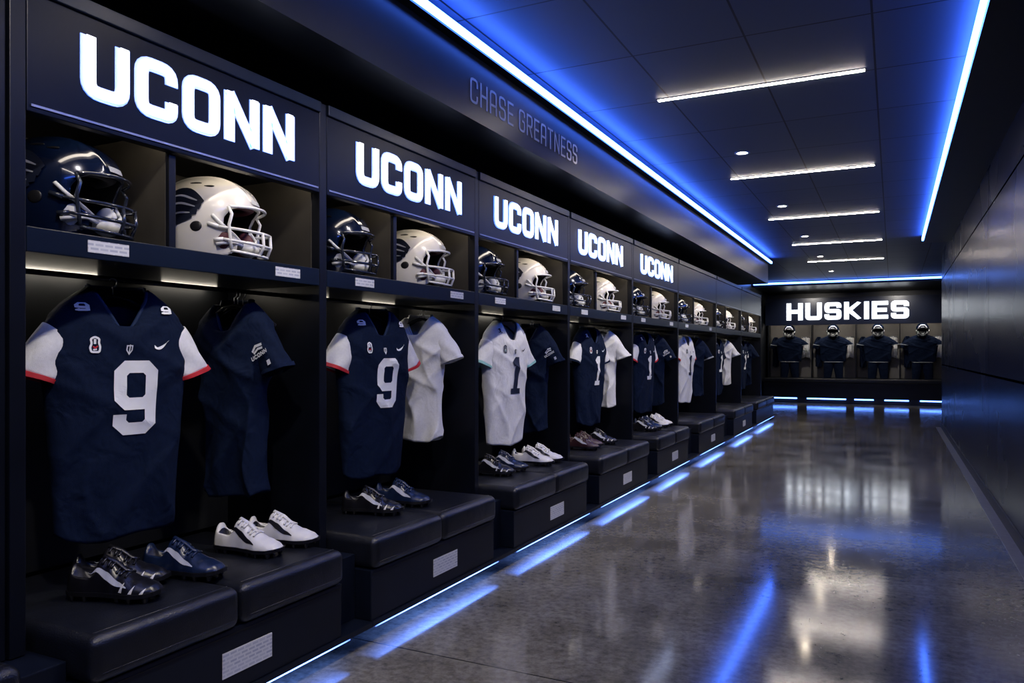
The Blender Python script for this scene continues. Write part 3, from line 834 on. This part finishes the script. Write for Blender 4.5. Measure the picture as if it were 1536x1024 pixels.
for k,(bd,cf,em,lab,y,e2) in enumerate(side):
    J=mk_jersey(bd,bd,cf,None,None,lab,ph=k*2.3+.8,plain=True,slv_emb=bool(em),name='shirt')
    z0=.70 if bd=='navyf' else .79
    sc=(1.55-z0)/.905
    J.location=(-2.612,y,z0);J.rotation_euler=(0,0,math.radians(6));J.scale=(.80,1.05,sc);J['group']='shirts hanging in lockers'
    sideJ.append(J)
    for q in range(3 if k<4 else 1):
        dup(HG,(-2.60,y-.07+.05*q if q else y,jb+.862),math.radians(18+q*9),(.75,.8,1.0))
FA=1.0
LV=LV0
# ------------------------------------------------------------ shoes
SD=mk_shoe('shoeb','shoeg','black','shoeb','black football cleat with white side streaks on leather bench',streak='shoew')
SN=mk_shoe('shoed','shoeg','black','shoed','navy football cleat with pale side stripe on leather bench')
SWt=mk_shoe('shoew','shoeb','shoeb','shoew','white football cleat with black stripe on leather bench')
SR=mk_shoe('shoer','shoeg','black','shoer','dark maroon football cleat with pale stripe on leather bench')
bz=.4815
def place(src,lst,g):
    for k,(x,y,r) in enumerate(lst):
        if k==0:
            src.location=(x,y,bz);src.rotation_euler=(0,0,math.radians(r));src['group']=g;src.scale=(1.12,1.2,1.0)
        else: dup(src,(x,y,bz),math.radians(r))
place(SD,[(-2.37,1.74,22),(-2.49,1.85,34),(-2.43,3.26,18),(-2.47,4.66,12),(-2.43,6.72,8),(-2.42,8.05,0)],'black cleats')
place(SN,[(-2.38,2.03,16),(-2.42,3.52,12),(-2.47,4.88,14),(-2.42,8.24,0)],'navy cleats')
place(SWt,[(-2.41,2.38,6),(-2.39,2.56,16),(-2.42,5.22,10),(-2.42,5.40,14),(-2.42,8.52,0),(-2.42,8.69,0)],'white cleats')
place(SR,[(-2.43,6.24,6),(-2.46,6.42,12)],'maroon cleats')

# ------------------------------------------------------------ far display
YF=21.95
T=thing('display_bay','lit uniform display bay with glowing white sign header','display case',(-.8,YF,0))
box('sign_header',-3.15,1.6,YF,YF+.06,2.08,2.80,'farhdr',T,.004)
box('bay_top',-3.15,1.6,YF+.061,22.79,2.13,2.17,'lam',T)
box('bay_back',-3.15,1.6,22.74,22.79,.66,2.129,'bayback',T)
dv=(-3.12,-1.99,-.89,.155,1.22)
for k,x in enumerate(dv):
    box('bay_divider',x-.012,x+.012,YF+.38,22.73,.66,2.129,'lam',T)
    if k<4: box('bay_light',x+.05,dv[k+1]-.05,YF+.10,YF+.14,2.108,2.129,'farwarm',T)
box('bench_seat',-3.15,1.6,YF-.35,22.73,.55,.655,'leather',T,.02,4)
box('bench_base',-3.15,1.6,YF-.30,22.73,.15,.548,'drawer',T,.004)
box('plinth',-3.15,1.6,YF-.22,22.73,.001,.149,'black',T)
for a,b in((-3.1,-2.3),(-2.05,-1.1),(-.9,-.45),(-.2,.35),(.6,1.5)):
    box('under_light',a,b,YF-.27,YF-.24,.11,.14,'ledfar',T)
sign_text('sign_lettering','HUSKIES',T,(-1.115+.8,-.02,2.44),2.95,.46,'sign',0,.02,w=.78,t=.225,gap=.12,r=.09)
def mk_pants():
    T=thing('football_pants','navy football pants hanging below a display jersey','pants')
    for s in(-1,1):
        V=[];F=[];n=12;seg=20
        for j in range(n+1):
            t=j/n; z=.55-.55*t; cx_=s*(.08+.03*t); r=.095-.03*t
            for i in range(seg):
                a=2*math.pi*i/seg; V.append((cx_+r*math.cos(a)*1.05,r*.8*math.sin(a)+.004*math.sin(8*a+5*t),z))
        for j in range(n):
            for i in range(seg): F.append((j*seg+i,j*seg+(i+1)%seg,(j+1)*seg+(i+1)%seg,(j+1)*seg+i))
        meshobj('pants_leg',V,F,'navyf',T,smooth=True)
    v,f=tube([(.175*math.cos(a),.085*math.sin(a),.55) for a in[2*math.pi*i/24 for i in range(24)]],.012,6,True); meshobj('waistband',v,f,'greyf',T,smooth=True)
    return T
PTs=mk_pants()
FJ=mk_jersey('navyf','navyf','greyf',None,None,'navy display jersey with grey cuffs on a stand',ph=.3)
xs=[-2.55,-1.44,-.36,.67]
for k,x in enumerate(xs):
    loc=(x,22.28,1.10)
    if k==0:
        FJ.location=loc;FJ.scale=(1.42,1.5,.76);FJ['group']='display jerseys'
        PTs.location=(x,22.28,.66);PTs.scale=(1.35,1.1,.78);PTs['group']='display pants'
    else:
        dup(FJ,loc,0);dup(PTs,(x,22.28,.66),0)
    dup(HN,(x,22.22,1.745),math.radians(-90),1.22,label='navy football helmet sitting on top of a display jersey',group='display helmets')
def mk_towel():
    T=thing('hanging_towel','pale folded towel hanging in the display bay','towel')
    V=[];F=[];n=20
    for j in range(9):
        z=.55*j/8
        for i in range(n+1):
            x=-.11+.22*i/n; V.append((x,.015*math.sin(i*.9+j*.1),z-.02*math.cos(i*.3)))
    for j in range(8):
        for i in range(n): F.append((j*(n+1)+i,j*(n+1)+i+1,(j+1)*(n+1)+i+1,(j+1)*(n+1)+i))
    o=meshobj('towel_cloth',V,F,'whitef',T,smooth=True)
    md=o.modifiers.new('s','SOLIDIFY');md.thickness=.02
    v,f=tube([(-.12,0,.56),(.12,0,.56)],.012,8); meshobj('towel_bar',v,f,'trim',T,smooth=True)
    return T
TW=mk_towel()
for k,x in enumerate([-2.16,-1.05,-.01,1.04]):
    if k==0: TW.location=(x,22.5,1.20);TW['group']='hanging towels'
    else: dup(TW,(x,22.5,1.20),0)
for k,x in enumerate([-2.94,-1.82,-.72,.33]):
    dup(sideJ[7],(x,22.5,.95),0,(.45,.9,.9),label='navy shirt hanging at the back of the display bay',group='display shirts')

# ------------------------------------------------------------ world & camera
W=bpy.data.worlds.new('World');S.world=W;W.use_nodes=True
W.node_tree.nodes['Background'].inputs[0].default_value=(.05,.08,.2,1);W.node_tree.nodes['Background'].inputs[1].default_value=.1
cam=bpy.data.cameras.new('Camera');co=bpy.data.objects.new('Camera',cam);COL.objects.link(co)
cam.sensor_width=36;cam.lens=1150/1536*36;cam.shift_y=18/1536
co.location=(0,0,1.316);co.rotation_euler=(math.radians(90),0,math.radians(26.44))
cam.clip_start=.05
S.camera=co
